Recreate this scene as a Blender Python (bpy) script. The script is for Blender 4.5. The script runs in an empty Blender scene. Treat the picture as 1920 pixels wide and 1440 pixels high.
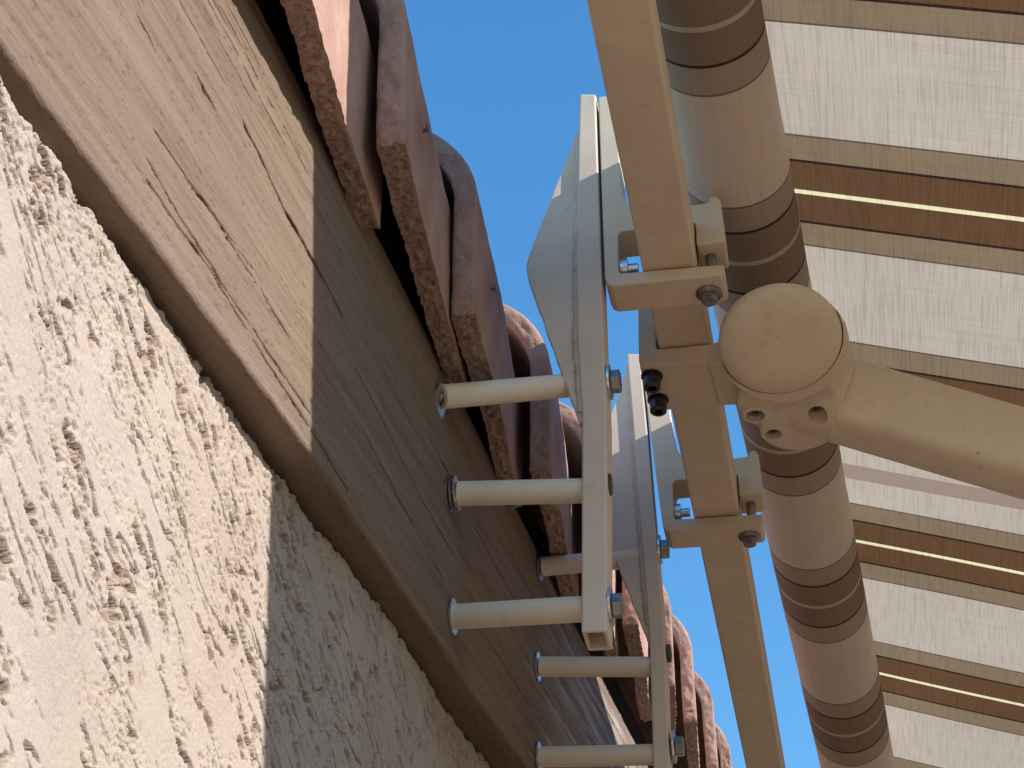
import bpy, bmesh, math
import numpy as np
from mathutils import Vector, Matrix

# ------------------------------------------------------------------ camera, world, sun
sc = bpy.context.scene
COL = sc.collection
ZC = 1.6                                   # eye height of the photographer above the patio

cam_d = bpy.data.cameras.new('camera'); cam = bpy.data.objects.new('camera', cam_d); COL.objects.link(cam)
cam_d.sensor_fit = 'HORIZONTAL'; cam_d.sensor_width = 36.0; cam_d.lens = 3400.0 / 1920.0 * 36.0
cam_d.clip_start = 0.02; cam_d.clip_end = 1500.0
_r = Vector((0.9812, 0.1907, 0.0287)); _u = Vector((0.0928, -0.5976, 0.7964)); _f = Vector((-0.1691, 0.7788, 0.6041))
_m = Matrix((( _r.x, _u.x, -_f.x), (_r.y, _u.y, -_f.y), (_r.z, _u.z, -_f.z))).to_4x4()
cam.matrix_world = Matrix.Translation((0, 0, ZC)) @ _m
sc.camera = cam

SUN_TO = Vector((1.0, -0.264, 0.52)).normalized()          # direction towards the sun
elev = math.asin(SUN_TO.z); azim = math.atan2(SUN_TO.x, SUN_TO.y)
world = bpy.data.worlds.new('World'); sc.world = world; world.use_nodes = True
wn = world.node_tree; bg = wn.nodes['Background']
sky = wn.nodes.new('ShaderNodeTexSky'); sky.sky_type = 'NISHITA'; sky.sun_disc = False
sky.sun_elevation = elev; sky.sun_rotation = azim
sky.air_density = 1.6; sky.dust_density = 0.15; sky.ozone_density = 5.0; sky.altitude = 300
hs = wn.nodes.new('ShaderNodeHueSaturation'); hs.inputs['Saturation'].default_value = 1.22      # deep desert blue
wn.links.new(sky.outputs[0], hs.inputs['Color']); wn.links.new(hs.outputs[0], bg.inputs['Color']); bg.inputs['Strength'].default_value = 0.145

sd = bpy.data.lights.new('sun', 'SUN'); sun = bpy.data.objects.new('sun', sd); COL.objects.link(sun)
sd.energy = 3.9; sd.angle = math.radians(0.53); sd.color = (1.0, 0.93, 0.84)
sun.rotation_euler = (-SUN_TO).to_track_quat('-Z', 'Y').to_euler(); sun.location = (6, -2, 6)

sc.view_settings.view_transform = 'Standard'; sc.view_settings.look = 'None'
sc.view_settings.exposure = 0.84; sc.view_settings.gamma = 1.0
try: sc.view_settings.use_curve_mapping = False
except Exception: pass
sc.cycles.max_bounces = 10; sc.cycles.diffuse_bounces = 6; sc.cycles.transmission_bounces = 6

rng = np.random.RandomState(7)

# ------------------------------------------------------------------ noise helpers
_perm = np.random.RandomState(3).rand(512, 512).astype(np.float32)
def vnoise(x, y, seed=0):
    x = np.asarray(x, np.float32) + seed * 17.31; y = np.asarray(y, np.float32) + seed * 9.77
    xi = np.floor(x).astype(np.int64); yi = np.floor(y).astype(np.int64)
    fx = x - xi; fy = y - yi
    fx = fx * fx * (3 - 2 * fx); fy = fy * fy * (3 - 2 * fy)
    a = _perm[xi & 511, yi & 511]; b = _perm[(xi + 1) & 511, yi & 511]
    c = _perm[xi & 511, (yi + 1) & 511]; d = _perm[(xi + 1) & 511, (yi + 1) & 511]
    return (a * (1 - fx) + b * fx) * (1 - fy) + (c * (1 - fx) + d * fx) * fy
def fbm(x, y, oct=4, seed=0, gain=0.5):
    s = 0; a = 1; t = 0
    for k in range(oct):
        s = s + a * vnoise(np.asarray(x) * 2 ** k, np.asarray(y) * 2 ** k, seed + k * 5); t += a; a *= gain
    return s / t
def smooth(e0, e1, x):
    t = np.clip((x - e0) / (e1 - e0), 0, 1); return t * t * (3 - 2 * t)

# ------------------------------------------------------------------ object helpers
_world = {}
def thing(name, label, cat, loc=(0, 0, 0), group=None):
    o = bpy.data.objects.new(name, None); COL.objects.link(o)
    o.empty_display_size = 0.05
    o.location = (loc[0], loc[1], loc[2] + ZC); _world[o.name] = Vector(loc)
    o['label'] = label; o['category'] = cat
    if group: o['group'] = group
    return o
def link(name, me, mat, parent=None, smooth_ang=None, bevel=None, label=None, kind=None, group=None, cat=None, segs=2):
    """mesh vertices are given in camera based metres (camera at the origin)"""
    o = bpy.data.objects.new(name, me); COL.objects.link(o)
    if mat is not None and not me.materials: me.materials.append(mat)
    org = _world[parent.name] if parent is not None else Vector((0, 0, -ZC))
    me.transform(Matrix.Translation(-org))
    if parent is not None:
        o.parent = parent; _world[o.name] = org
    else:
        _world[o.name] = Vector((0, 0, -ZC))
    if bevel:
        m = o.modifiers.new('bevel', 'BEVEL'); m.width = bevel; m.segments = segs; m.limit_method = 'ANGLE'; m.angle_limit = math.radians(35)
    if smooth_ang is not None:
        me.shade_smooth()
        try: me.set_sharp_from_angle(angle=math.radians(smooth_ang))
        except Exception: pass
    if label: o['label'] = label
    if kind: o['kind'] = kind
    if group: o['group'] = group
    if cat: o['category'] = cat
    return o
def bm_mesh(name, bm):
    bmesh.ops.recalc_face_normals(bm, faces=bm.faces)
    me = bpy.data.meshes.new(name); bm.to_mesh(me); bm.free(); return me
def grid_mesh(name, P, closed_u=False, flip=False):
    """P: (n, m, 3) array"""
    n, m, _ = P.shape
    me = bpy.data.meshes.new(name)
    idx = np.arange(n * m).reshape(n, m)
    nu = n if closed_u else n - 1
    a = idx[np.arange(nu)][:, :-1]; b = idx[(np.arange(nu) + 1) % n][:, :-1]
    c = idx[(np.arange(nu) + 1) % n][:, 1:]; d = idx[np.arange(nu)][:, 1:]
    q = np.stack([a, b, c, d] if not flip else [a, d, c, b], -1).reshape(-1, 4)
    me.vertices.add(n * m); me.vertices.foreach_set('co', P.reshape(-1).astype(np.float32))
    me.loops.add(q.size); me.loops.foreach_set('vertex_index', q.reshape(-1).astype(np.int32))
    me.polygons.add(len(q)); me.polygons.foreach_set('loop_start', (np.arange(len(q)) * 4).astype(np.int32))
    me.polygons.foreach_set('loop_total', np.full(len(q), 4, np.int32))
    me.update(calc_edges=True); me.validate(); return me
def attr(me, name, vals):
    a = me.attributes.new(name, 'FLOAT', 'POINT'); a.data.foreach_set('value', np.asarray(vals, np.float32).reshape(-1))

def add_box(bm, a, b, mat=None):
    vs = [bm.verts.new((x, y, z)) for x in (a[0], b[0]) for y in (a[1], b[1]) for z in (a[2], b[2])]
    for f in ((0, 1, 3, 2), (4, 6, 7, 5), (0, 4, 5, 1), (2, 3, 7, 6), (0, 2, 6, 4), (1, 5, 7, 3)):
        bm.faces.new([vs[i] for i in f])
    return vs
def frame(d):
    d = Vector(d).normalized(); h = Vector((0, 0, 1)) if abs(d.z) < 0.9 else Vector((0, 1, 0))
    u = d.cross(h).normalized(); v = d.cross(u).normalized(); return d, u, v
def add_cyl(bm, p0, p1, r0, r1=None, n=32, cap=True):
    if r1 is None: r1 = r0
    p0 = Vector(p0); p1 = Vector(p1); d, u, v = frame(p1 - p0)
    A = [bm.verts.new(p0 + (u * math.cos(2 * math.pi * i / n) + v * math.sin(2 * math.pi * i / n)) * r0) for i in range(n)]
    B = [bm.verts.new(p1 + (u * math.cos(2 * math.pi * i / n) + v * math.sin(2 * math.pi * i / n)) * r1) for i in range(n)]
    for i in range(n): bm.faces.new((A[i], A[(i + 1) % n], B[(i + 1) % n], B[i]))
    if cap: bm.faces.new(A[::-1]); bm.faces.new(B)
def add_lathe(bm, p0, axis, prof, n=40):
    """prof: list of (distance along axis, radius)"""
    p0 = Vector(p0); d, u, v = frame(axis); rings = []
    for t, r in prof:
        if r < 1e-6: rings.append([bm.verts.new(p0 + d * t)])
        else: rings.append([bm.verts.new(p0 + d * t + (u * math.cos(2 * math.pi * i / n) + v * math.sin(2 * math.pi * i / n)) * r) for i in range(n)])
    for A, B in zip(rings[:-1], rings[1:]):
        for i in range(n):
            j = (i + 1) % n
            if len(A) == 1 and len(B) == 1: continue
            if len(A) == 1: bm.faces.new((A[0], B[j], B[i]))
            elif len(B) == 1: bm.faces.new((A[i], A[j], B[0]))
            else: bm.faces.new((A[i], A[j], B[j], B[i]))
def add_prism(bm, poly, y0, y1):
    """poly in (x, z), extruded along y"""
    A = [bm.verts.new((x, y0, z)) for x, z in poly]; B = [bm.verts.new((x, y1, z)) for x, z in poly]
    n = len(poly)
    bm.faces.new(A); bm.faces.new(B[::-1])
    for i in range(n): bm.faces.new((A[i], B[i], B[(i + 1) % n], A[(i + 1) % n]))
def mesh_of(name, fn, *a, **k):
    bm = bmesh.new(); fn(bm, *a, **k); return bm_mesh(name, bm)
def apply_mods(o):
    dg = bpy.context.evaluated_depsgraph_get(); ev = o.evaluated_get(dg)
    me = bpy.data.meshes.new_from_object(ev); old = o.data
    o.modifiers.clear(); o.data = me; return me

# ------------------------------------------------------------------ materials
def newmat(name):
    m = bpy.data.materials.new(name); m.use_nodes = True; nt = m.node_tree
    return m, nt, nt.nodes['Principled BSDF']
def N(nt, kind, **k):
    n = nt.nodes.new('ShaderNode' + kind)
    for a, v in k.items():
        if a in n.inputs: n.inputs[a].default_value = v
        else: setattr(n, a, v)
    return n
def L(nt, a, b): nt.links.new(a, b)
def coords(nt, scale=(1, 1, 1), rot=(0, 0, 0)):
    t = N(nt, 'TexCoord'); mp = N(nt, 'Mapping'); mp.inputs['Scale'].default_value = scale; mp.inputs['Rotation'].default_value = rot
    L(nt, t.outputs['Object'], mp.inputs['Vector']); return mp.outputs['Vector']
def noise(nt, vec, scale, detail=4, rough=0.55):
    n = N(nt, 'TexNoise'); n.inputs['Scale'].default_value = scale; n.inputs['Detail'].default_value = detail; n.inputs['Roughness'].default_value = rough
    L(nt, vec, n.inputs['Vector']); return n.outputs['Fac']
def ramp(nt, fac, stops, interp='LINEAR'):
    r = N(nt, 'ValToRGB'); cr = r.color_ramp; cr.interpolation = interp
    while len(cr.elements) > 1: cr.elements.remove(cr.elements[-1])
    for i, (p, c) in enumerate(stops):
        e = cr.elements[0] if i == 0 else cr.elements.new(p)
        e.position = p; e.color = (c, c, c, 1) if not hasattr(c, '__len__') else (*c, 1)
    L(nt, fac, r.inputs['Fac']); return r.outputs['Color']
def mix(nt, fac, a, b, blend='MIX'):
    m = N(nt, 'Mix', data_type='RGBA', blend_type=blend)
    for s, v in ((m.inputs[0], fac), (m.inputs[6], a), (m.inputs[7], b)):
        if hasattr(v, 'is_linked') or hasattr(v, 'links'): L(nt, v, s)
        elif hasattr(v, '__len__'): s.default_value = (*v, 1)
        else: s.default_value = v
    return m.outputs[2]
def math_(nt, op, a, b=None, c=None):
    m = N(nt, 'Math', operation=op)
    for s, v in zip(m.inputs, (a, b, c)):
        if v is None: continue
        if hasattr(v, 'links'): L(nt, v, s)
        else: s.default_value = v
    return m.outputs[0]
def bump(nt, h, strength, dist, normal=None):
    b = N(nt, 'Bump'); b.inputs['Strength'].default_value = strength; b.inputs['Distance'].default_value = dist
    L(nt, h, b.inputs['Height'])
    if normal is not None: L(nt, normal, b.inputs['Normal'])
    return b.outputs['Normal']
def attrib(nt, name):
    a = N(nt, 'Attribute'); a.attribute_name = name; return a.outputs['Fac']

def mat_stucco():
    m, nt, p = newmat('stucco'); v = coords(nt)
    base = ramp(nt, noise(nt, v, 9, 5), [(0.3, (0.375, 0.312, 0.272)), (0.7, (0.43, 0.365, 0.323))])
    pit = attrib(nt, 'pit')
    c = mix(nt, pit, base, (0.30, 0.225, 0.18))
    g = noise(nt, v, 420, 3, 0.7)
    c = mix(nt, 0.25, c, ramp(nt, g, [(0.35, 0.55), (0.6, 1.0)]), 'MULTIPLY')
    L(nt, c, p.inputs['Base Color']); p.inputs['Roughness'].default_value = 1.0; p.inputs['Specular IOR Level'].default_value = 0.04
    L(nt, bump(nt, noise(nt, v, 900, 3, 0.6), 0.5, 0.0012), p.inputs['Normal']); return m
def mat_wood():
    m, nt, p = newmat('painted_wood'); v = coords(nt, rot=(math.radians(11.1) * -1, 0, 0))
    mp = N(nt, 'Mapping'); mp.inputs['Scale'].default_value = (60, 5, 140); L(nt, v, mp.inputs['Vector'])
    grain = noise(nt, mp.outputs['Vector'], 1.0, 6, 0.65)
    mp2 = N(nt, 'Mapping'); mp2.inputs['Scale'].default_value = (500, 240, 950); L(nt, v, mp2.inputs['Vector'])
    fleck = noise(nt, mp2.outputs['Vector'], 1.0, 3, 0.6)
    base = ramp(nt, grain, [(0.25, (0.146, 0.103, 0.077)), (0.55, (0.200, 0.149, 0.115)), (0.8, (0.235, 0.182, 0.146))])
    c = mix(nt, ramp(nt, fleck, [(0.29, 0.8), (0.37, 0.0)]), base, (0.13, 0.075, 0.045))
    worn = attrib(nt, 'worn')
    wc = ramp(nt, grain, [(0.3, (0.10, 0.085, 0.08)), (0.5, (0.27, 0.24, 0.23)), (0.7, (0.50, 0.45, 0.42))])
    c = mix(nt, math_(nt, 'MULTIPLY', worn, 0.75), c, wc)
    crack = attrib(nt, 'crack')
    c = mix(nt, math_(nt, 'MULTIPLY', crack, 0.8), c, (0.10, 0.055, 0.035))
    L(nt, c, p.inputs['Base Color']); p.inputs['Roughness'].default_value = 1.0; p.inputs['Specular IOR Level'].default_value = 0.03
    n1 = bump(nt, grain, 0.35, 0.003); n2 = bump(nt, fleck, 0.5, 0.001, n1)
    L(nt, n2, p.inputs['Normal']); return m
def mat_tile():
    m, nt, p = newmat('terracotta'); v = coords(nt)
    base = ramp(nt, noise(nt, v, 14, 6, 0.6), [(0.3, (0.31, 0.170, 0.135)), (0.55, (0.405, 0.255, 0.212)), (0.75, (0.49, 0.36, 0.31))])
    rough = attrib(nt, 'rough')
    g = noise(nt, v, 260, 4, 0.75)
    rc = ramp(nt, g, [(0.30, (0.10, 0.062, 0.042)), (0.46, (0.29, 0.195, 0.155)), (0.64, (0.48, 0.38, 0.32))])
    c = mix(nt, math_(nt, 'MULTIPLY', rough, 0.85), base, rc)
    spk = ramp(nt, noise(nt, v, 330, 2, 0.5), [(0.27, 0.5), (0.36, 1.0)])
    c = mix(nt, 0.7, c, spk, 'MULTIPLY')
    L(nt, c, p.inputs['Base Color']); p.inputs['Roughness'].default_value = 0.9; p.inputs['Specular IOR Level'].default_value = 0.2
    L(nt, bump(nt, g, 0.55, 0.0016), p.inputs['Normal']); return m
def mat_paint(name, col, dirt=0.5, streak=False, rust=0.0):
    m, nt, p = newmat(name); v = coords(nt)
    c = mix(nt, ramp(nt, noise(nt, v, 24, 5, 0.65), [(0.35, 0.0), (0.75, 1.0)]), col, tuple(x * 0.88 for x in col))
    spk = ramp(nt, noise(nt, v, 420, 2, 0.5), [(0.235, 1.0), (0.275, 0.0)])
    c = mix(nt, math_(nt, 'MULTIPLY', spk, dirt), c, (0.16, 0.11, 0.07))
    sm = ramp(nt, noise(nt, v, 55, 6, 0.7), [(0.58, 0.0), (0.74, 1.0)])
    c = mix(nt, math_(nt, 'MULTIPLY', sm, dirt * 0.35), c, (0.27, 0.22, 0.17))
    if rust:
        rr = ramp(nt, noise(nt, v, 70, 6, 0.7), [(0.42, 0.0), (0.62, 1.0)])
        c = mix(nt, math_(nt, 'MULTIPLY', rr, rust), c, (0.36, 0.20, 0.12))
    L(nt, c, p.inputs['Base Color']); p.inputs['Roughness'].default_value = 0.6; p.inputs['Specular IOR Level'].default_value = 0.2
    L(nt, bump(nt, noise(nt, v, 600, 2, 0.5), 0.12, 0.0006), p.inputs['Normal']); return m
def mat_metal(name, col, rough):
    m, nt, p = newmat(name); v = coords(nt)
    c = mix(nt, ramp(nt, noise(nt, v, 180, 4), [(0.35, 0.0), (0.7, 1.0)]), col, tuple(x * 0.6 for x in col))
    L(nt, c, p.inputs['Base Color']); p.inputs['Metallic'].default_value = 1.0
    L(nt, ramp(nt, noise(nt, v, 240, 3), [(0.3, rough * 0.8), (0.7, rough * 1.3)]), p.inputs['Roughness']); return m
def mat_plain(name, col, rough=0.8):
    m, nt, p = newmat(name); v = coords(nt)
    c = mix(nt, noise(nt, v, 60, 4), tuple(x * 0.75 for x in col), tuple(min(1, x * 1.2) for x in col))
    L(nt, c, p.inputs['Base Color']); p.inputs['Roughness'].default_value = rough; return m
PER = 0.262
def fabric_nodes(nt, wa=0.7, wb=0.30, pal=None):
    t = N(nt, 'TexCoord'); s = N(nt, 'SeparateXYZ'); L(nt, t.outputs['Object'], s.inputs[0])
    y = s.outputs['Y']
    root_ = math_(nt, 'SQRT', math_(nt, 'MULTIPLY_ADD', y, 0.03, 0.06419))            # the stripe repeat widens slowly along the cloth
    fr = math_(nt, 'FRACT', math_(nt, 'ADD', math_(nt, 'DIVIDE', math_(nt, 'SUBTRACT', root_, 0.2535), 0.015), 0.5))
    W, T, B, K, D, Y = pal or ((0.51, 0.415, 0.32), (0.24, 0.165, 0.095), (0.128, 0.064, 0.030), (0.03, 0.018, 0.014), (0.11, 0.08, 0.055), (0.88, 0.78, 0.44))
    h = lambda d: d / PER
    st = [(0, W), (0.5 - h(.069), D), (0.5 - h(.0668), T), (0.5 - h(.0395), K), (0.5 - h(.0365), B), (0.5 - h(.0026), Y), (0.5 + h(.0026), B), (0.5 + h(.0365), K), (0.5 + h(.0395), T), (0.5 + h(.0668), D), (0.5 + h(.069), W)]
    c = ramp(nt, fr, st, 'CONSTANT')
    mp = N(nt, 'Mapping'); mp.inputs['Scale'].default_value = (900, 20, 20); L(nt, t.outputs['Object'], mp.inputs['Vector'])
    w1 = noise(nt, mp.outputs['Vector'], 1.0, 2, 0.5)
    mp2 = N(nt, 'Mapping'); mp2.inputs['Scale'].default_value = (7, 650, 7); L(nt, t.outputs['Object'], mp2.inputs['Vector'])
    w2 = noise(nt, mp2.outputs['Vector'], 1.0, 3, 0.5)
    c = mix(nt, wa, c, ramp(nt, w1, [(0.3, 0.70), (0.55, 1.03)]), 'MULTIPLY')
    c = mix(nt, wb, c, ramp(nt, w2, [(0.30, 0.70), (0.55, 1.04)]), 'MULTIPLY')
    c = mix(nt, 0.16, c, ramp(nt, noise(nt, t.outputs['Object'], 9, 4, 0.6), [(0.3, 0.55), (0.7, 1.15)]), 'MULTIPLY')
    seam = math_(nt, 'MULTIPLY', math_(nt, 'GREATER_THAN', y, 0.395), math_(nt, 'LESS_THAN', y, 0.421))
    return c, seam, w1
def mat_fabric():
    m, nt, p = newmat('awning_fabric'); c, seam, w = fabric_nodes(nt)
    c = mix(nt, math_(nt, 'MULTIPLY', seam, 0.9), c, (0.31, 0.215, 0.155))
    nt.nodes.remove(p); d = N(nt, 'BsdfDiffuse'); tr = N(nt, 'BsdfTranslucent'); mx = N(nt, 'MixShader'); mx.inputs[0].default_value = 0.52
    L(nt, c, d.inputs['Color']); L(nt, c, tr.inputs['Color']); L(nt, d.outputs[0], mx.inputs[1]); L(nt, tr.outputs[0], mx.inputs[2])
    L(nt, mx.outputs[0], nt.nodes['Material Output'].inputs['Surface']); return m
def mat_roll():
    m, nt, p = newmat('rolled_fabric'); c, seam, w = fabric_nodes(nt, 0.28, 0.16, ((0.66, 0.55, 0.455), (0.40, 0.31, 0.235), (0.265, 0.185, 0.130), (0.05, 0.032, 0.025), (0.20, 0.15, 0.11), (0.52, 0.44, 0.34)))
    L(nt, c, p.inputs['Base Color']); p.inputs['Roughness'].default_value = 0.85; p.inputs['Specular IOR Level'].default_value = 0.2
    L(nt, bump(nt, w, 0.15, 0.0006), p.inputs['Normal']); return m
def mat_ground():
    m, nt, p = newmat('patio_concrete'); v = coords(nt)
    c = ramp(nt, noise(nt, v, 1.2, 8, 0.65), [(0.3, (0.145, 0.097, 0.060)), (0.7, (0.215, 0.148, 0.096))])
    L(nt, c, p.inputs['Base Color']); p.inputs['Roughness'].default_value = 0.95
    L(nt, bump(nt, noise(nt, v, 60, 5), 0.3, 0.01), p.inputs['Normal']); return m

M_STUCCO = mat_stucco(); M_WOOD = mat_wood(); M_TILE = mat_tile()
M_BRKT = mat_paint('bracket_paint', (0.68, 0.555, 0.445), 0.7)
M_TUBE = mat_paint('tube_paint', (0.80, 0.70, 0.57), 0.7)
M_WELD = mat_paint('weld_bead', (0.62, 0.53, 0.44), 0.8, rust=0.45)
M_AWN = mat_paint('cream_powder_coat', (0.72, 0.595, 0.44), 0.95)
M_CAST = mat_paint('cream_casting', (0.70, 0.575, 0.425), 0.6)
M_ZINC = mat_metal('zinc', (0.72, 0.74, 0.78), 0.28)
M_STEEL = mat_metal('dull_steel', (0.36, 0.34, 0.32), 0.42)
M_DARK = mat_metal('black_oxide', (0.11, 0.10, 0.10), 0.38)
M_VOID = mat_plain('void_black', (0.03, 0.026, 0.024), 0.95)  # near-black standing in for the shade in the void behind the tiles
M_HOLE = mat_plain('hole_inside', (0.16, 0.13, 0.10), 0.8)
M_FAB = mat_fabric(); M_ROLL = mat_roll(); M_GND = mat_ground()

SL = 0.196                                 # rise of the rake per metre along the wall
DF = Vector((0, 1, SL)).normalized()

# ------------------------------------------------------------------ ground
bm = bmesh.new(); S = 250.0
vs = [bm.verts.new((x, y, -ZC)) for x, y in ((-S, -S), (S, -S), (S, S), (-S, S))]; bm.faces.new(vs)
link('ground', bm_mesh('ground', bm), M_GND, kind='structure')

# ------------------------------------------------------------------ stucco wall
def XW_at(y): return np.interp(y, [-3, 0.2, 0.43, 0.55, 0.77, 0.91, 1.19, 1.35, 6], [-.2655, -.2655, -.2690, -.2765, -.2845, -.2815, -.2855, -.2920, -.2920])
def SAG_at(y): return np.interp(y, [-3, 0.375, 0.52, 0.74, 0.95, 1.14, 6], [-.0045, -.0045, -.0005, .0035, -.003, -.0085, -.0085])
def build_wall():
    ys = np.concatenate([np.linspace(-2.2, 0.36, 36)[:-1], np.arange(0.36, 1.42, 0.0009), np.linspace(1.42, 5.0, 60)[1:]])
    rs = np.concatenate([np.linspace(-2.6, 0.10, 40)[:-1], np.arange(0.10, 0.3795, 0.0007)])
    Yg, Rg = np.meshgrid(ys, rs, indexing='ij')
    k = smooth(-1.2, 0.05, Rg)
    Z = Rg + SL * Yg * k + (1 - k) * 0.0
    Z = np.maximum(Z, -ZC - 0.15)
    # skip-trowel relief: smooth plateaus broken by torn pits that run along the wall
    ca, sa = math.cos(-0.30), math.sin(-0.30)
    A = Yg * ca + (Z) * sa; Bq = -Yg * sa + Z * ca
    wx = fbm(A * 12, Bq * 22, 3, 1) - 0.5; wz = fbm(A * 12, Bq * 22, 3, 2) - 0.5
    A2 = A + wx * 0.020; B2 = Bq + wz * 0.010
    ridge1 = 1 - np.abs(fbm(A2 * 15, B2 * 85, 3, 11, 0.40) - 0.5) * 2
    ridge2 = 1 - np.abs(fbm(A2 * 30, B2 * 150, 3, 21, 0.42) - 0.5) * 2
    patch = smooth(0.40, 0.50, fbm(A * 24, Bq * 45, 3, 31))
    patch2 = smooth(0.42, 0.54, fbm(A * 30, Bq * 60, 3, 41))
    edge = fbm(A * 330, Bq * 420, 3, 51, 0.65)
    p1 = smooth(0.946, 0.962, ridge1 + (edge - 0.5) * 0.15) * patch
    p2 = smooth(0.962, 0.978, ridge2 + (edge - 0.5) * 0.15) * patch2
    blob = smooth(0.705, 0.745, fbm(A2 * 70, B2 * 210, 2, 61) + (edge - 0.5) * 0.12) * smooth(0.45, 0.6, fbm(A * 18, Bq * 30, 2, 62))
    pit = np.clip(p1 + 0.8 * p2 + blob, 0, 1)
    fine = fbm(A * 620, Bq * 620, 2, 71)
    finemask = smooth(0.40, 0.62, fbm(A * 40, Bq * 70, 3, 81))
    hgt = 0.0022 * (fbm(A * 22, Bq * 40, 4, 91) - 0.5) - pit * (0.0024 + 0.0014 * edge) - (fine - 0.5) * 0.0008 * (0.12 + finemask) 
    pock = smooth(0.60, 0.70, fbm(A2 * 430, B2 * 700, 2, 73)) * smooth(0.50, 0.62, fbm(A * 26, Bq * 60, 3, 83) + 0.22 * smooth(0.30, 0.375, Rg) * vnoise(A * 9, Bq * 9, 84))
    hgt -= pock * 0.0014
    hgt += 0.004 * (fbm(A * 5, Bq * 5, 2, 95) - 0.5)
    # torn, ragged upper edge where the plaster meets the board
    rag = (fbm(Yg * 55, Yg * 0 + 3.3, 4, 99) - 0.5) * 0.010
    top = smooth(0.352, 0.3795, Rg)
    Z = Z + (rag + SAG_at(Yg)) * smooth(0.335, 0.379, Rg)
    X = XW_at(Yg) + hgt + top * 0.0025 * (fbm(Yg * 80, Rg * 300, 3, 97) - 0.2)
    P = np.stack([X, Yg, Z], -1)
    last = P[:, -1:, :].copy(); last[..., 0] -= 0.035; last[..., 2] -= 0.0
    P = np.concatenate([P, last], 1)
    me = grid_mesh('stucco_wall', P, flip=False)
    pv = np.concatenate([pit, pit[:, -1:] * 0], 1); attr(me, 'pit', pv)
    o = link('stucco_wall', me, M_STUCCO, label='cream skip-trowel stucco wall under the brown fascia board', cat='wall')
    me.shade_smooth(); return o
build_wall()

# ------------------------------------------------------------------ fascia board
XF = -0.262; F0, F1 = 0.385, 0.588
CR = [  # long drying cracks: (y, zr) points, half width, depth
    ([(.570, .5085), (.615, .503), (.640, .4982), (.668, .4978), (.706, .4962), (.76, .492)], .0012, .006),
    ([(.455, .4745), (.469, .4735), (.480, .470)], .0013, .004),
    ([(.515, .4925), (.5234, .4913), (.5405, .4899), (.549, .488)], .0013, .005),
    ([(.490, .4348), (.530, .4355), (.570, .436), (.68, .432)], .0006, .003),
    ([(.489, .4175), (.559, .4109), (.64, .4085), (.7276, .406)], .0007, .0035),
    ([(.489, .4084), (.574, .4081), (.65, .402), (.7304, .3973), (.80, .394)], .0007, .0035),
    ([(.524, .4332), (.57, .437), (.6215, .4391)], .0005, .003),
    ([(.44, .515), (.50, .513), (.56, .5105)], .0004, .002), ([(.43, .53), (.52, .5285), (.60, .527)], .0004, .002),
    ([(.42, .540), (.52, .539), (.64, .5355)], .0005, .0025), ([(.41, .548), (.5, .548), (.64, .545), (.68, .543)], .0005, .0025),
    ([(.42, .556), (.5, .5555), (.63, .553)], .0005, .0025), ([(.40, .522), (.45, .5215), (.5, .520)], .0004, .002),
    ([(.78, .475), (.86, .470), (.95, .462), (1.05, .460)], .0006, .003), ([(.80, .445), (.90, .437), (1.02, .431)], .0006, .003),
    ([(.95, .515), (1.1, .508), (1.3, .505)], .0007, .003), ([(1.1, .48), (1.3, .474), (1.5, .470)], .0007, .003),
    ([(1.2, .54), (1.45, .533), (1.7, .531)], .0008, .003), ([(1.3, .565), (1.6, .561), (1.9, .56)], .0008, .003),
    ([(1.15, .44), (1.35, .436), (1.6, .434)], .0008, .003)]
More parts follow.
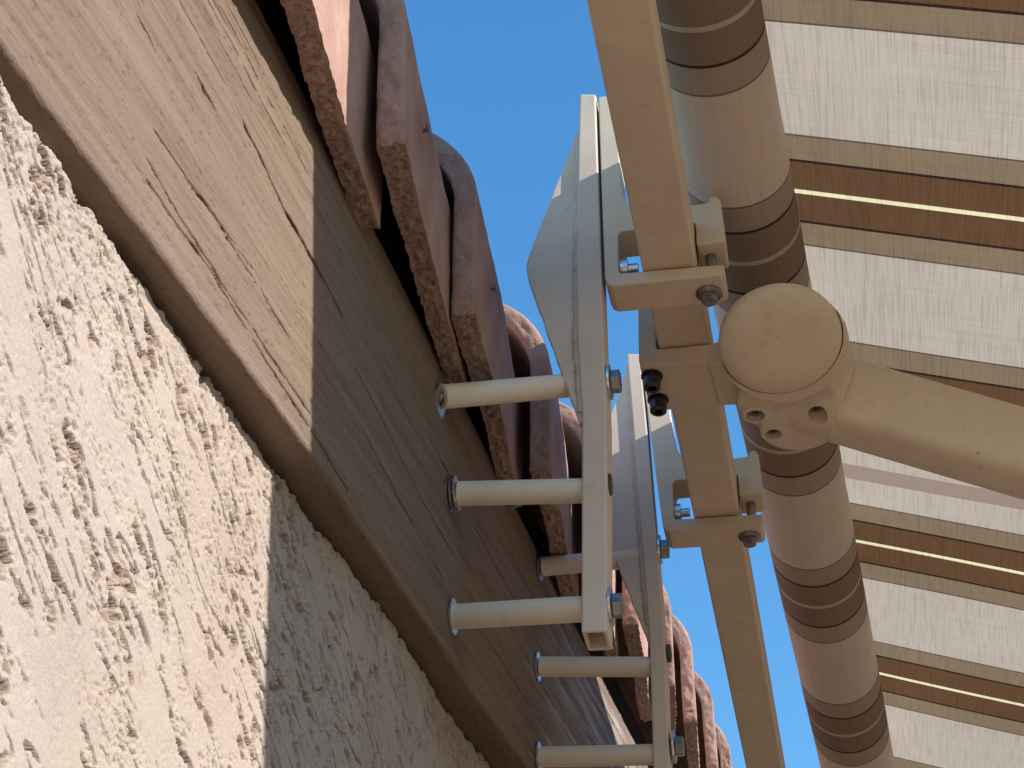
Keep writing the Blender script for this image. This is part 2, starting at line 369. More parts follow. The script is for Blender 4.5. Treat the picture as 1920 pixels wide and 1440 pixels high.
def build_fascia():
    ys = np.concatenate([np.linspace(-2.2, 0.34, 40)[:-1], np.arange(0.34, 1.25, 0.0013), np.arange(1.25, 2.3, 0.0022), np.linspace(2.3, 5.0, 60)])
    # profile around the section: underside (back to front), front face (up), top
    zr = np.arange(F0 + 0.0025, F1, 0.0007)
    und = np.linspace(-0.293, XF - 0.0025, 34)
    px = np.concatenate([und, [XF - 0.0007], np.full(len(zr), XF), [XF - 0.002, -0.293]])
    pz = np.concatenate([np.full(34, F0), [F0 + 0.0007], zr, [F1, F1]])
    front = np.concatenate([np.zeros(34), [0.5], np.ones(len(zr)), [0, 0]])
    under = np.concatenate([np.ones(34), [0.5], np.zeros(len(zr)), [0, 0]])
    Yg, Px = np.meshgrid(ys, px, indexing='ij'); _, Pz = np.meshgrid(ys, pz, indexing='ij')
    _, Fr = np.meshgrid(ys, front, indexing='ij'); _, Un = np.meshgrid(ys, under, indexing='ij')
    s = Pz + (Px - XF) * 0.9
    warp = (fbm(Yg * 2.2, s * 9, 3, 5) - 0.5) * 0.05
    g1 = fbm(Yg * 5, (s + warp) * 190, 3, 15); g2 = fbm(Yg * 14, (s + warp) * 420, 3, 25)
    streaks = smooth(0.62, 0.72, g1)
    worn = smooth(0.35, 0.75, fbm(Yg * 4, s * 26, 3, 35) + smooth(1.15, 1.5, Yg) * 0.5 - 0.30) * smooth(1.0, 1.35, Yg)
    # resin-grain zone near the top edge of the lit part
    zone = smooth(0.505, 0.535, Pz) * (1 - smooth(0.66, 0.95, Yg))
    h = (g1 - 0.5) * 0.0006 * (1 + 2 * worn) + (g2 - 0.5) * 0.0005 * (1 + worn)
    lines = smooth(0.90, 0.99, 1 - np.abs(fbm(Yg * 1.5, (s + warp * 0.4) * 130, 2, 45) - 0.5) * 2 * 3.0)
    h -= lines * 0.0009 * (0.15 + zone + 0.6 * worn)
    crack = np.clip(lines * (0.05 + 0.35 * zone + 0.3 * worn), 0, 1)
    for pts, w, dep in CR:
        py = np.array([p[0] for p in pts]); pr = np.array([p[1] for p in pts])
        c = np.interp(ys, py, pr) + (fbm(ys * 60, ys * 0 + w * 900, 3, 3) - 0.5) * 0.0022
        ww = 0.8 * w * (0.35 + 1.1 * vnoise(ys * 70, ys * 0, 8)) * smooth(py[0], py[0] + 0.012, ys) * (1 - smooth(py[-1] - 0.02, py[-1], ys))
        d = np.abs(Pz - c[:, None]); msk = (1 - smooth(0.55, 1.25, d / np.maximum(ww[:, None], 1e-6))) * (Fr > 0.9) * (ww[:, None] > 1e-5)
        h -= msk * dep; crack = np.maximum(crack, msk)
    # short pecked flecks
    fl = smooth(0.74, 0.82, fbm(Yg * 260, s * 700, 2, 65)); h -= fl * 0.0005; crack = np.maximum(crack, fl * 0.45)
    edge = (fbm(Yg * 90, Pz * 0, 5, 75, 0.7) - 0.5) * 0.0018
    nearedge = np.exp(-np.abs(Pz - F0) / 0.004)
    low = (fbm(Yg * 1.6, s * 3, 2, 85) - 0.5) * 0.003
    X = Px + h * Fr + low * Fr + edge * nearedge * (Fr > 0.4)
    Zz = Pz + SL * Yg + SAG_at(Yg) * (1 - (Pz - F0) / (F1 - F0)) + h * Un + edge * nearedge * 0.6
    P = np.stack([X, Yg, Zz], -1)
    me = grid_mesh('fascia_board', P); attr(me, 'worn', worn); attr(me, 'crack', crack)
    link('fascia_board', me, M_WOOD, label='weathered taupe wooden fascia board rising along the wall below the roof tiles', cat='fascia board')
    me.shade_smooth()
build_fascia()

# ------------------------------------------------------------------ tiled roof edge
roof = thing('tiled_roof', 'terracotta barrel-tiled roof edge overhanging the fascia board', 'roof', (-0.30, 0.65, 0.72))
def build_deck(bm):
    y0, y1 = -2.2, 5.0
    for (x0, x1, a, b) in ((-2.5, -0.272, 0.622, 0.641),):
        v = [bm.verts.new((x, y, r + SL * y)) for x in (x0, x1) for y in (y0, y1) for r in (a, b)]
        for f in ((0, 1, 3, 2), (4, 6, 7, 5), (0, 4, 5, 1), (2, 3, 7, 6), (0, 2, 6, 4), (1, 5, 7, 3)): bm.faces.new([v[i] for i in f])
link('roof_deck', mesh_of('roof_deck', build_deck), M_VOID, roof)  # hidden slab blocks light; its near-black colour paints the shaded void

def build_gap_backing(bm):
    v = [bm.verts.new((x, y, r + SL * y)) for x in (-.36, -.294) for y in (-2.2, 5.0) for r in (F1 - .03, .6215)]
    for f in ((0, 1, 3, 2), (4, 6, 7, 5), (0, 4, 5, 1), (2, 3, 7, 6), (0, 2, 6, 4), (1, 5, 7, 3)): bm.faces.new([v[i] for i in f])
link('gap_backing', mesh_of('gap_backing', build_gap_backing), M_VOID, roof)  # dark strip added so the gap above the fascia looks like deep shade
TILE_T = 0.0165
def tile_mesh(name, seed):
    """barrel tile: local x outwards, y along the slope from its lower lip, z normal; origin at arch centre of the lower lip"""
    Lt = 0.315; nl = 120
    R0 = 0.087; leg = 0.090
    ts = np.concatenate([np.linspace(0, 0.02, 9)[:-1], np.linspace(0.02, 1, nl - 8)])
    # outer profile, parametrised by arclength: leg up, arch over, inner leg
    def prof(R, n1, n2, n3):
        out = []
        for i in range(n1): out.append((R, -leg + leg * i / n1))
        for i in range(n2 + 1):
            a = math.pi * i / n2; out.append((R * math.cos(a), R * math.sin(a) * 0.92))
        for i in range(1, n3): out.append((-R, -0.045 * i / n3))
        return np.array(out)
    po = prof(R0, 46, 70, 8); pi = prof(R0 - TILE_T, 46, 70, 8)
    # bottom thickness face of outer leg gets its own rows
    nb = 12
    b = np.array([po[0] + (pi[0] - po[0]) * i / nb for i in range(1, nb)])
    ring = np.concatenate([pi[::-1], b[::-1], po])       # inner face (inner end first) -> bottom edge -> outer face
    kin = np.concatenate([np.zeros(len(pi)), np.ones(nb - 1), np.zeros(len(po))])
    kin = np.convolve(np.pad(kin, 4, mode='edge'), np.ones(5) / 5, 'same')[4:-4]
    m = len(ring)
    rowsP = []; rough = []
    sarc = np.concatenate([[0], np.cumsum(np.hypot(*np.diff(ring, axis=0).T))])
    # near end cap: rows going from mid thickness to the ring
    for j, t in enumerate(ts):
        sc_ = 1.0 - 0.22 * t
        x = ring[:, 0] * sc_; z = ring[:, 1] * (1.0 - 0.07 * t)
        y = np.full(m, t * Lt)
        rowsP.append(np.stack([x, y, z], -1)); rough.append(kin.copy())
    P = np.array(rowsP); Rg = np.array(rough)
    yy = P[..., 1]; ss = np.broadcast_to(sarc, yy.shape)
    n = fbm(yy * 40 + seed * 3, ss * 40, 4, seed) - 0.5; n2 = fbm(yy * 260 + seed, ss * 260, 3, seed + 50) - 0.5
    rad = np.stack([ring[:, 0], ring[:, 1]], -1); 
    cen = P.copy()
    # normals of the ring
    tg = np.gradient(ring, axis=0); tg /= np.maximum(np.linalg.norm(tg, axis=1, keepdims=True), 1e-9)
    nr = np.stack([tg[:, 1], -tg[:, 0]], -1)
    amp = 0.0013 * n + (0.0006 + 0.0058 * Rg) * n2
    P[..., 0] += amp * nr[None, :, 0]; P[..., 2] += amp * nr[None, :, 1]
    # ragged lower corner of the leg
    P[..., 2] += Rg * (fbm(yy * 30, yy * 0, 3, seed + 9) - 0.5) * 0.007
    P[..., 0] += 0.004 * (fbm(yy * 8, yy * 0, 2, seed + 19) - 0.5)
    # close the near end: pair inner and outer faces
    near = P[0].copy(); ni = len(pi); no = len(po)
    caps = []; ncap = nb + 1
    inner = near[:ni][::-1]; outer = near[ni + nb - 1:]
    cap = np.array([inner + (outer - inner) * i / (ncap - 1) for i in range(ncap)])     # (ncap, no, 3)
    cs = np.broadcast_to(sarc[:no], cap.shape[:2]); ct = np.broadcast_to(np.linspace(0, 1, ncap)[:, None], cap.shape[:2])
    bulge = np.sin(np.pi * ct) ** 0.35 * 0.0018
    crn = fbm(cs * 140 + seed, ct * 2.5, 4, seed + 70) - 0.5
    j0 = smooth(0, 0.012, cs)
    cap[1:-1, 0] = near[ni:ni + nb - 1]
    cap[..., 1] -= j0 * bulge + j0 * crn * 0.0045 * np.sin(np.pi * ct) ** 0.5 + j0 * np.sin(np.pi * ct) * 0.004 * (fbm(cs * 25, cs * 0, 2, seed + 77) - 0.5)
    bm = bmesh.new()
    me1 = grid_mesh(name + '_a', P); me2 = grid_mesh(name + '_b', cap)
    attr(me1, 'rough', Rg); attr(me2, 'rough', np.broadcast_to(np.clip(np.abs(crn) * 2.0, 0, 0.5), cap.shape[:2]))
    bm.from_mesh(me1); bm.from_mesh(me2); bmesh.ops.remove_doubles(bm, verts=bm.verts, dist=0.00002)
    bmesh.ops.recalc_face_normals(bm, faces=bm.faces)
    me = bpy.data.meshes.new(name); bm.to_mesh(me); bm.free(); me.shade_smooth()
    try: me.set_sharp_from_angle(angle=math.radians(42))
    except Exception: pass
    bpy.data.meshes.remove(me1); bpy.data.meshes.remove(me2)
    me.materials.append(M_TILE); return me
tmesh = [tile_mesh('roof_tile_shape', s) for s in (1, 2, 3)]
tile_y = [(-0.30, 0, 0), (-0.05, 0, 0), (0.20, 0, 0), (0.445, 0, 0), (0.690, 0, .002), (0.893, 0, .004), (1.155, .003, .006), (1.385, .011, .026), (1.61, .015, .032),
          (1.84, .022, .036), (2.03, .027, .045), (2.29, .030, .050), (2.55, .030, .050), (2.80, .03, .05), (3.05, .03, .05), (3.30, .03, .05)]
tiles = {}
ro = _world[roof.name]
for i, (y, dx, dz) in enumerate(tile_y):
    o = bpy.data.objects.new('roof_tile', tmesh[i % 3]); COL.objects.link(o); o.parent = roof
    xo = -0.222 + dx - 0.087
    zr = 0.587 + dz + 0.090
    o.location = Vector((xo, y, zr + SL * y)) - ro
    rj = np.random.RandomState(i + 40)
    o.rotation_euler = (math.atan(SL) - 0.055 + rj.uniform(-.006, .006), rj.uniform(-.03, .03), 0.035 + rj.uniform(-.008, .008) * (1 if i < 8 else 2.5))
    tiles[i] = o
def nail_bm(bm, p, d):
    p = Vector(p); d = Vector(d).normalized()
    add_cyl(bm, p - d * 0.006, p + d * 0.0055, 0.0011, n=10); add_cyl(bm, p + d * 0.0055, p + d * 0.0065, 0.0034, n=14)
for ti, (y, z) in {4: (0.737, 0.762), 5: (0.985, 0.827)}.items():
    t = tiles[ti]; org = ro + t.location
    me = mesh_of('nail', nail_bm, (0.0795, 0.080, -0.022), (1, -0.25, 0.1)); me.materials.append(M_STEEL)
    o = bpy.data.objects.new('nail', me); COL.objects.link(o); o.parent = t

# ------------------------------------------------------------------ wall brackets
def hexhead(bm, p, axis, r, h):
    d, u, v = frame(axis); p = Vector(p)
    A = [bm.verts.new(p + (u * math.cos(math.pi / 3 * i + .3) + v * math.sin(math.pi / 3 * i + .3)) * r) for i in range(6)]
    B = [bm.verts.new(q.co + d * h) for q in A]
    bm.faces.new(A[::-1]); bm.faces.new(B)
    for i in range(6): bm.faces.new((A[i], A[(i + 1) % 6], B[(i + 1) % 6], B[i]))
def ring(bm, p, axis, r0, r1, h, n=36):
    add_lathe(bm, p, axis, [(0, r0), (0, r1), (h, r1), (h, r0), (0, r0)], n)
def channel_bm(bm, L_, R_, y0, y1, t=0.0028):
    """hollow section; L_, R_: (x, z) polylines top to bottom of left and right faces"""
    n = len(L_); rings = []
    for (xl, zl), (xr, zr) in zip(L_, R_):
        o_ = [(xl, y0, zl), (xr, y0, zr), (xr, y1, zr), (xl, y1, zl)]
        i_ = [(xl + t, y0 + t, zl), (xr - t, y0 + t, zr), (xr - t, y1 - t, zr), (xl + t, y1 - t, zl)]
        rings.append(([bm.verts.new(p) for p in o_], [bm.verts.new(p) for p in i_]))
    for (o0, i0), (o1, i1) in zip(rings[:-1], rings[1:]):
        for k in range(4):
            j = (k + 1) % 4
            bm.faces.new((o0[k], o0[j], o1[j], o1[k])); bm.faces.new((i0[k], i1[k], i1[j], i0[j]))
    for (o_, i_) in (rings[0], rings[-1]):
        for k in range(4):
            j = (k + 1) % 4; bm.faces.new((o_[k], o_[j], i_[j], i_[k]))
def jag(poly, amp, seed, step=0.006):
    r = np.random.RandomState(seed); out = []
    for (a, b) in zip(poly[:-1], poly[1:]):
        a = np.array(a); b = np.array(b); n = max(1, int(np.linalg.norm(b - a) / step)); nn = np.array([-(b - a)[1], (b - a)[0]]) / np.linalg.norm(b - a)
        for i in range(n): out.append(tuple(a + (b - a) * i / n + nn * (r.uniform(-amp, amp) if i else 0)))
    out.append(tuple(poly[-1])); return out
def weld_bm(bm, pts, y, seed, r=0.0022):
    r_ = np.random.RandomState(seed); P = []
    for a, b in zip(pts[:-1], pts[1:]):
        a = np.array(a); b = np.array(b); n = int(np.linalg.norm(b - a) / 0.0028)
        for i in range(n): P.append(a + (b - a) * i / n)
    n = 10; prev = None
    for i, (x, z) in enumerate(P):
        rr = r * (0.75 + 0.5 * r_.rand()); c = Vector((x + r_.uniform(-.0005, .0005), y, z))
        rg = [bm.verts.new(c + Vector((math.cos(2 * math.pi * k / n) * rr * 1.2, math.sin(2 * math.pi * k / n) * rr * 0.62, 0))) for k in range(n)]
        if prev:
            for k in range(n): bm.faces.new((prev[k], prev[(k + 1) % n], rg[(k + 1) % n], rg[k]))
        else: bm.faces.new(rg)
        prev = rg
    bm.faces.new(prev[::-1])
def bracket(label, y0, depth, L_, R_, gus, weld, spacers, bolts, seed):
    root = thing('wall_bracket', label, 'bracket', (XF, y0, spacers[1][1][1]), 'steel standoff brackets bolted to the fascia')
    link('channel_post', mesh_of('channel_post', channel_bm, L_, R_, y0, y0 + depth), M_BRKT, root, bevel=0.0016)
    link('gusset_plate', mesh_of('gusset_plate', add_prism, gus, y0 + 0.004, y0 + 0.0095), M_BRKT, root, bevel=0.0008, segs=1)
    link('weld_bead', mesh_of('weld_bead', weld_bm, weld, y0 + 0.003, seed), M_WELD, root, smooth_ang=60)
    yc = y0 + depth * 0.48
    for (a, b, tilt, nw) in spacers:
        pb = Vector(b) if len(b) == 3 else Vector((b[0], yc, b[1])); w0 = Vector(a) if len(a) == 3 else Vector((a[0], yc, a[1]))
        d = (pb - w0).normalized(); pa = w0 + d * (0.0022 * nw + 0.0006)
        bm = bmesh.new(); add_lathe(bm, pa, d, [(0, .0), (0, .0079), (.0007, .0086), ((pb - pa).length - .0007, .0086), ((pb - pa).length, .0079), ((pb - pa).length, .0045)], 40)
        s_ = link('standoff_tube', bm_mesh('standoff_tube', bm), M_TUBE, root, smooth_ang=40)
        for w in range(nw):
            ax = Vector((1, 0, tilt + 0.05 * (w - 1))).normalized(); c = w0 + Vector((0.0006 + 0.0022 * w, 0, -0.0032 * (tilt != 0) * (abs(tilt) > .1)))
            bm = bmesh.new(); ring(bm, c, ax, .0035, .0125, .0014)
            link('washer', bm_mesh('washer', bm), M_ZINC, s_, smooth_ang=30)
        bm = bmesh.new(); add_cyl(bm, pa - d * .02, pa + d * .002, .0038, n=14); link('lag_shank', bm_mesh('lag_shank', bm), M_STEEL, s_, smooth_ang=40)
    for (x, z, kind) in bolts:
        if kind == 'hex':
            bm = bmesh.new(); hexhead(bm, (x + .0022, yc, z), (1, 0, 0), .0087, .0068)
            b_ = link('lag_bolt', bm_mesh('lag_bolt', bm), M_STEEL, root, bevel=.0007)
            bm = bmesh.new(); ring(bm, (x + .0003, yc, z), (1, 0, 0), .003, .0128, .0018)
            link('washer', bm_mesh('washer', bm), M_ZINC, b_, smooth_ang=30)
        else:
            bm = bmesh.new(); add_lathe(bm, (x, yc, z), (1, 0, 0), [(0, 0), (0, .0078), (.0022, .0078), (.003, .0066), (.003, 0)], 28)
            link('plug', bm_mesh('plug', bm), M_DARK, root, smooth_ang=40)
    return root
YA, YB = 1.0002, 1.3346
bracket('nearer white steel bracket with big triangular gusset, its open lower end in full view', YA, 0.026,
        [(-.1705, 1.0614), (-.1712, 1.0068), (-.1718, .887), (-.1705, .81), (-.1668, .745), (-.1663, .572)],
        [(-.1574, 1.0592), (-.1562, 1.0065), (-.1535, .887), (-.1515, .81), (-.1495, .745), (-.1498, .5715)],
        [(-.1690, 1.0289)] + jag([(-.1712, 1.0289), (-.2085, .900), (-.2103, .890), (-.2088, .876), (-.1690, .7378)], .0003, 5) + [(-.1640, .745), (-.1640, .95)],
        [(-.1712, 1.02), (-.1722, .886), (-.1716, .81), (-.1675, .745)],
        [((-.2620, .9700, .7470), (-.1640, 1.0240, .7880), -0.12, 1), ((-.2620, .6951), (-.1640, .6880), 0.0, 3), ((-.2620, 1.0410, .6140), (-.1640, .5960), 0.02, 1)],
        [(-.1503, .779, 'hex'), (-.1510, .6915, 'plug'), (-.1500, .5965, 'hex')], 3)
bracket('farther white steel bracket, partly hidden behind the nearer one, beside the second clamp', YB, 0.024,
        [(-.1802, 1.0584), (-.1760, .985), (-.1700, .8632), (-.1641, .757), (-.1619, .55)],
        [(-.1676, 1.0569), (-.1632, .985), (-.1567, .8632), (-.1511, .756), (-.1486, .55)],
        [(-.1780, 1.0431)] + jag([(-.1807, 1.0431), (-.2150, .931), (-.2165, .918), (-.2150, .9025), (-.1646, .7483)], .0003, 9) + [(-.1590, .7600), (-.166, .95)],
        [(-.1787, 1.045), (-.1746, .95), (-.1700, .85), (-.1655, .765)],
        [((-.2620, .8380), (-.166, .8398), 0.02, 1), ((-.2620, .7394), (-.1600, .7315), 0.03, 1), ((-.2620, 1.3590, .6620), (-.1600, .6518), 0.03, 1)],
        [(-.1557, .8462, 'hex'), (-.1502, .7435, 'plug'), (-.1480, .6578, 'hex')], 13)

# ------------------------------------------------------------------ awning
YEL = 1.083
awn = thing('retractable_awning', 'striped beige and brown folding-arm awning hung on cream wall clamps', 'awning', (-0.103, YEL, 0.87))
Y0A, Y1A = 0.553, 4.9
BX0, BX1, BZ0, BZ1 = -0.1230, -0.0838, 0.8700, 0.9095
def bar_bm(bm): add_box(bm, (BX0, Y0A + .01, BZ0), (BX1, Y1A, BZ1))
link('torsion_bar', mesh_of('torsion_bar', bar_bm), M_AWN, awn, bevel=0.0022, segs=3)
# roller with the wound fabric
def rollc(y):
    t = (y - 0.78) / (1.86 - 0.78)
    zc = 0.980
    rr = (0.0400 + 0.0040 * t) + 0.0007 * (float(vnoise(y * 22, 0.5, 12)) - 0.5) + 0.0009 * (float(vnoise(y * 6, 1.5, 13)) - 0.5)
    return Vector((-.0625 + (-.0135 + .0625) * t, y, zc)), rr
def roll_mesh():
    ys = np.arange(Y0A, Y1A + .001, 0.012); n = 96; P = np.zeros((n, len(ys), 3))
    for j, y in enumerate(ys):
        c, r = rollc(y)
        for i in range(n):
            a = 2 * math.pi * i / n; P[i, j] = (c.x + r * math.cos(a), y, c.z + r * math.sin(a))
    return grid_mesh('fabric_roll', P, closed_u=True)
o = link('fabric_roll', roll_mesh(), M_ROLL, awn); o.data.shade_smooth()
for y, s in ((Y0A, -1), (Y1A, 1)):
    bm = bmesh.new(); c, r = rollc(y); add_cyl(bm, c + Vector((0, 0.0005 * s, 0)), c + Vector((0, .012 * s, 0)), r * .97, n=48)
    link('roller_end', bm_mesh('roller_end', bm), M_AWN, awn, smooth_ang=40)
# fabric sheet: leaves the top of the roll, falls outwards
TA = math.tan(math.radians(18.0))
PROJ = 3.0
def fabric_mesh():
    ys = np.linspace(Y0A, Y1A, 120); xs = np.concatenate([np.linspace(0, .06, 10)[:-1], np.linspace(.06, PROJ, 80)])
    P = np.zeros((len(ys), len(xs), 3))
    for j, y in enumerate(ys):
        c, r = rollc(y); a = math.radians(90 - 18)
        x0 = c.x + (r + .0004) * math.cos(a); z0 = c.z + (r + .0004) * math.sin(a)
        P[j, :, 0] = x0 + xs; P[j, :, 1] = y - 0.0 * xs; P[j, :, 2] = z0 - xs * TA + 0.0016 * np.sin(y * 9.0 + 1.3 * np.sin(y * 3.1)) * np.clip(xs / .12, 0, 1) * np.cos(xs * 7) - 0.010 * np.sin(np.pi * np.clip(xs / PROJ, 0, 1)) * np.sin(np.pi * (y - Y0A) / (Y1A - Y0A))
    return grid_mesh('fabric_cover', P)
o = link('fabric_cover', fabric_mesh(), M_FAB, awn); o.data.shade_smooth()
# front rail out at the end of the cover
def rail_bm(bm):
    z = 1.02 - PROJ * TA; add_box(bm, (PROJ - .045, Y0A - .02, z - .06), (PROJ + .015, Y1A + .02, z + .03))
link('front_rail', mesh_of('front_rail', rail_bm), M_AWN, awn, bevel=.012, segs=3)

# folding arm and its shoulder
AX = Vector((0.10, -0.34, -0.935)).normalized()           # axis of the pivot, pointing down at the viewer
SC = Vector((-0.0292, 1.0630, 0.842))                      # middle of the round cap
psi = math.radians(12.5); pit_ = math.radians(18)
AD = Vector((math.cos(pit_) * math.cos(psi), math.sin(psi), -math.sin(pit_) * math.cos(psi)))
A0 = Vector((0.008, 1.157, 0.853))
def shoulder():
    bm = bmesh.new()
    def hull(pts):
        vs = [bm.verts.new(p) for p in pts]; r = bmesh.ops.convex_hull(bm, input=vs)
        junk = [g for g in r.get('geom_interior', []) if isinstance(g, bmesh.types.BMVert)]
        if junk: bmesh.ops.delete(bm, geom=junk, context='VERTS')
    def disc(c, ax, r, n=28):
        d, u, v = frame(ax); return [Vector(c) + (u * math.cos(2 * math.pi * i / n) + v * math.sin(2 * math.pi * i / n)) * r for i in range(n)]
    # pivot housing behind the cap
    b0 = SC + Vector((.0030, .0085, -.0028)) + AX * .0010; hull(disc(b0, AX, .0466) + disc(b0 - AX * .004, AX, .0482) + disc(b0 - AX * .020, AX, .044) + disc(b0 - AX * .045 + Vector((0, .012, 0)), AX, .030))
    # clamp plate under the bar
    def boxpts(a, b): return [Vector((x, y, z)) for x in (a[0], b[0]) for y in (a[1], b[1]) for z in (a[2], b[2])]
    hull([Vector(p) for p in ((-.1385, 1.093, .8685), (-.060, 1.092, .8685), (-.1385, 1.147, .8685), (-.062, 1.152, .8685),
          (-.1380, 1.0945, .8535), (-.060, 1.0935, .851), (-.1360, 1.153, .8535), (-.062, 1.152, .851))])
    hull([Vector(p) for p in ((-.085, 1.093, .868), (-.03, 1.08, .875), (-.085, 1.150, .868), (-.028, 1.150, .880),
          (-.085, 1.094, .849), (-.03, 1.08, .842), (-.082, 1.146, .849), (-.028, 1.140, .842))])
    # back jaw beside the bar
    hull(boxpts((-.1385, 1.093, .860), (-.1245, 1.150, .915)))
    # web linking to the arm knuckle
    hull(disc(Vector((-.030, 1.130, .834)), (0, 0, 1), .038) + disc(Vector((-.024, 1.120, .885)), (0, 0, 1), .042))
    hull(disc(Vector((-.0225, 1.162, .831)), (0, 0, 1), .0305) + disc(Vector((-.018, 1.155, .880)), (0, 0, 1), .036))
    # bosses round the bolt holes
    for (x, y, r) in ((-.0545, 1.139, .0108), (-.0072, 1.1408, .0108), (-.0428, 1.1655, .0100)):
        hull(disc(Vector((x, y, .8300)), (0, 0, 1), r) + disc(Vector((x + .004, y - .002, .880)), (0, 0, 1), r * 1.5))
    # neck into the arm
    d, u, v = frame(AD)
    hull(disc(A0 - AD * .03, AD, .033) + disc(A0 + AD * .006, AD, .0335))
    me = bm_mesh('shoulder_casting', bm)
    o = link('shoulder_casting', me, M_CAST, awn)
    m = o.modifiers.new('r', 'REMESH'); m.mode = 'VOXEL'; m.voxel_size = 0.0011
    m = o.modifiers.new('s', 'SMOOTH'); m.factor = 0.5; m.iterations = 9
    org = _world[awn.name]
    cut = []
    def cutter(p, ax, r, h, r2=None):
        b2 = bmesh.new(); add_cyl(b2, Vector(p) - org, Vector(p) + Vector(ax).normalized() * h - org, r, r2, n=28); mm = bm_mesh('cut', b2)
        c = bpy.data.objects.new('cut', mm); COL.objects.link(c); c.parent = awn; cut.append(c)
        q = o.modifiers.new('b', 'BOOLEAN'); q.operation = 'DIFFERENCE'; q.object = c; q.solver = 'EXACT'
    for (x, y, r) in ((-.0545, 1.139, .0074), (-.0072, 1.1408, .0074), (-.0428, 1.1655, .0066)):
        cutter((x, y, .815), (0, 0, 1), r, .0215)
    cutter(SC - AX * .0060, -AX * -1, .0469, .05)      # seat of the round cap
    bpy.context.view_layer.update()
    me = apply_mods(o); me.shade_smooth()
    try: me.set_sharp_from_angle(angle=math.radians(40))
    except Exception: pass
    for c in cut: bpy.data.objects.remove(c)
    return o
sh = shoulder()
for (x, y, r) in ((-.0545, 1.139, .0066), (-.0072, 1.1408, .0066), (-.0428, 1.1655, .0058)):
    bm = bmesh.new(); add_lathe(bm, (x, y, .8420), (0, 0, -1), [(0, 0), (0, r), (.0068, r), (.0078, r * .85), (.0078, r * .45), (.0060, r * .40), (.0060, 0)], 24)
    link('recessed_bolt', bm_mesh('recessed_bolt', bm), M_STEEL, awn, smooth_ang=40)
bm = bmesh.new()
R_ = .0457
add_lathe(bm, SC, AX, [(-.006, 0), (-.006, R_ - .001), (0, R_)] + [(.0125 * math.sin(a), R_ * math.cos(a) ** .55) for a in np.linspace(.12, math.pi / 2, 14)[:-1]] + [(.0125, 0)], 72)
link('pivot_cap', bm_mesh('pivot_cap', bm), M_AWN, awn, smooth_ang=40)
for (x, y) in ((-.1300, 1.1060), (-.1292, 1.1370)):
    bm = bmesh.new(); z = .8533
    add_lathe(bm, (x, y, z), (0, 0, -1), [(0, .0062), (0, .0085), (.0014, .0085), (.0014, .0066), (.0120, .0066), (.0128, .0058), (.0128, .0034), (.0060, .0034), (.0060, 0)], 24)
    link('socket_bolt', bm_mesh('socket_bolt', bm), M_DARK, awn, smooth_ang=40)
# upper arm: rounded extrusion
def arm_bm(bm, p0, p1, hh=.0235, ww=.0165):
    d = (Vector(p1) - Vector(p0)).normalized()
    s = Vector((0, 0, 1)).cross(d).normalized(); up = d.cross(s).normalized()
    prof = []
    for i in range(40):
        a = 2 * math.pi * i / 40; c, q = math.cos(a), math.sin(a)
        prof.append(s * (ww * math.copysign(abs(c) ** .42, c)) + up * (hh * math.copysign(abs(q) ** .42, q)))
    A = [bm.verts.new(Vector(p0) + q) for q in prof]; B = [bm.verts.new(Vector(p1) + q) for q in prof]
    for i in range(40): bm.faces.new((A[i], A[(i + 1) % 40], B[(i + 1) % 40], B[i]))
    bm.faces.new(A[::-1]); bm.faces.new(B)
link('upper_arm', mesh_of('upper_arm', arm_bm, A0 + AD * .004, A0 + AD * 1.55, .0320, .0225), M_AWN, awn, smooth_ang=50)
E1 = A0 + AD * 1.57
FE = Vector((PROJ - .05, 1.0, 1.02 - PROJ * TA - .015))
def elbow(bm):
    add_lathe(bm, E1 + Vector((0, 0, -.03)), (0, 0, 1), [(0, 0), (0, .03), (.004, .034), (.056, .034), (.06, .03), (.06, 0)], 40)
link('elbow_joint', mesh_of('elbow_joint', elbow), M_CAST, awn, smooth_ang=40)
link('forearm', mesh_of('forearm', arm_bm, E1, FE, .022, .016), M_AWN, awn, smooth_ang=50)

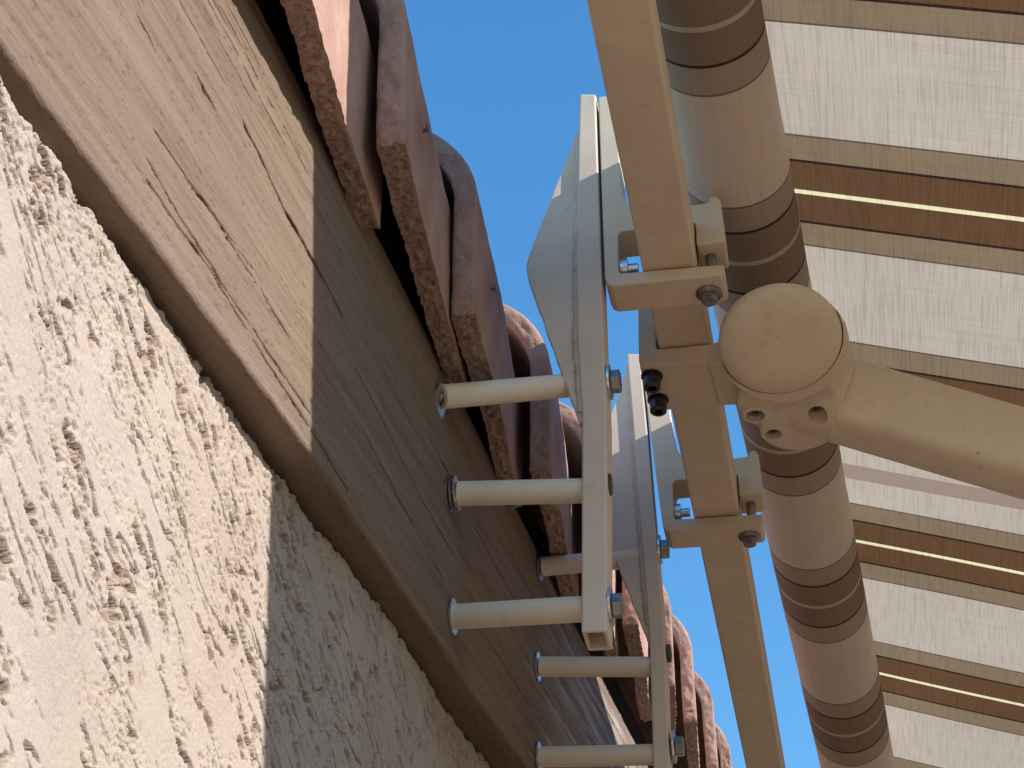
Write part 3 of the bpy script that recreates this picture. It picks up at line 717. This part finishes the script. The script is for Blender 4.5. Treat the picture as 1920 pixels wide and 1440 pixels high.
# ------------------------------------------------------------------ cast clamps that carry the torsion bar
def clamp(label, y0, top, yl):
    root = thing('awning_clamp', label, 'clamp', (-0.10, y0, 0.86), 'cast clamps gripping the awning bar')
    (tlx, tlz), (trx, trz), lean = top
    poly = [(tlx, tlz), (-.1505, .8655), (-.1485, .8600), (-.1450, .8575), (-.0660, .8570), (-.0636, .8590), (-.0632, .8660), (-.0645, .8672),
            (-.1390, .8690), (-.1405, .8715), (-.1405, .9065), (-.1385, .9100), (-.0826, .9105), (-.0826, .8895), (-.0810, .8880), (-.0630, .8890), (-.0615, .8905),
            (-.0632, .9300), (-.0655, .9350), (-.0690, .9355), (-.0712, .9335), (-.0720, .9295), (-.0845, .9285), (-.1220, .9300), (-.1300, .9345), (-.1350, .9420), (-.1375, .9540), (trx, trz)]
    link('clamp_body', mesh_of('clamp_body', add_prism, poly, y0, y0 + .0305), M_CAST, root, bevel=.0013)
    yb = y0 + .0185; xb = -.0765
    bm = bmesh.new(); add_cyl(bm, (xb + .003, yb - .004, .860), (xb + .003, yb - .004, .8885), .0041, n=20)
    link('clamp_bolt', bm_mesh('clamp_bolt', bm), M_STEEL, root, smooth_ang=40)
    bm = bmesh.new(); add_lathe(bm, (xb, yb, .8571), (0, 0, -1), [(0, 0), (0, .0096), (.001, .0098), (.0030, .0066), (.0030, 0)], 32)
    b_ = link('flange_head', bm_mesh('flange_head', bm), M_STEEL, root, smooth_ang=30)
    bm = bmesh.new(); hexhead(bm, (xb, yb, .8542), (0, 0, -1), .0062, .0058); link('hex', bm_mesh('hex', bm), M_STEEL, b_, bevel=.0005)
    bm = bmesh.new(); add_cyl(bm, (-.1408, y0 + .014, .884), (-.1350, y0 + .014, .884), .0085, n=24); add_cyl(bm, (-.1350, y0 + .014, .884), (-.1275, y0 + .014, .884), .0040, n=16)
    link('anchor_nut', bm_mesh('anchor_nut', bm), M_ZINC, root, smooth_ang=40)
    return root
clamp('upper cream clamp on the awning bar, beside the gusset of the nearer bracket', YA + .0005, ((-.1555, 1.0560), (-.1425, 1.0560), 0), 0)
clamp('lower cream clamp on the awning bar, beyond the round arm joint', YB, ((-.1672, 1.0500), (-.1480, 1.0480), 0), 0)
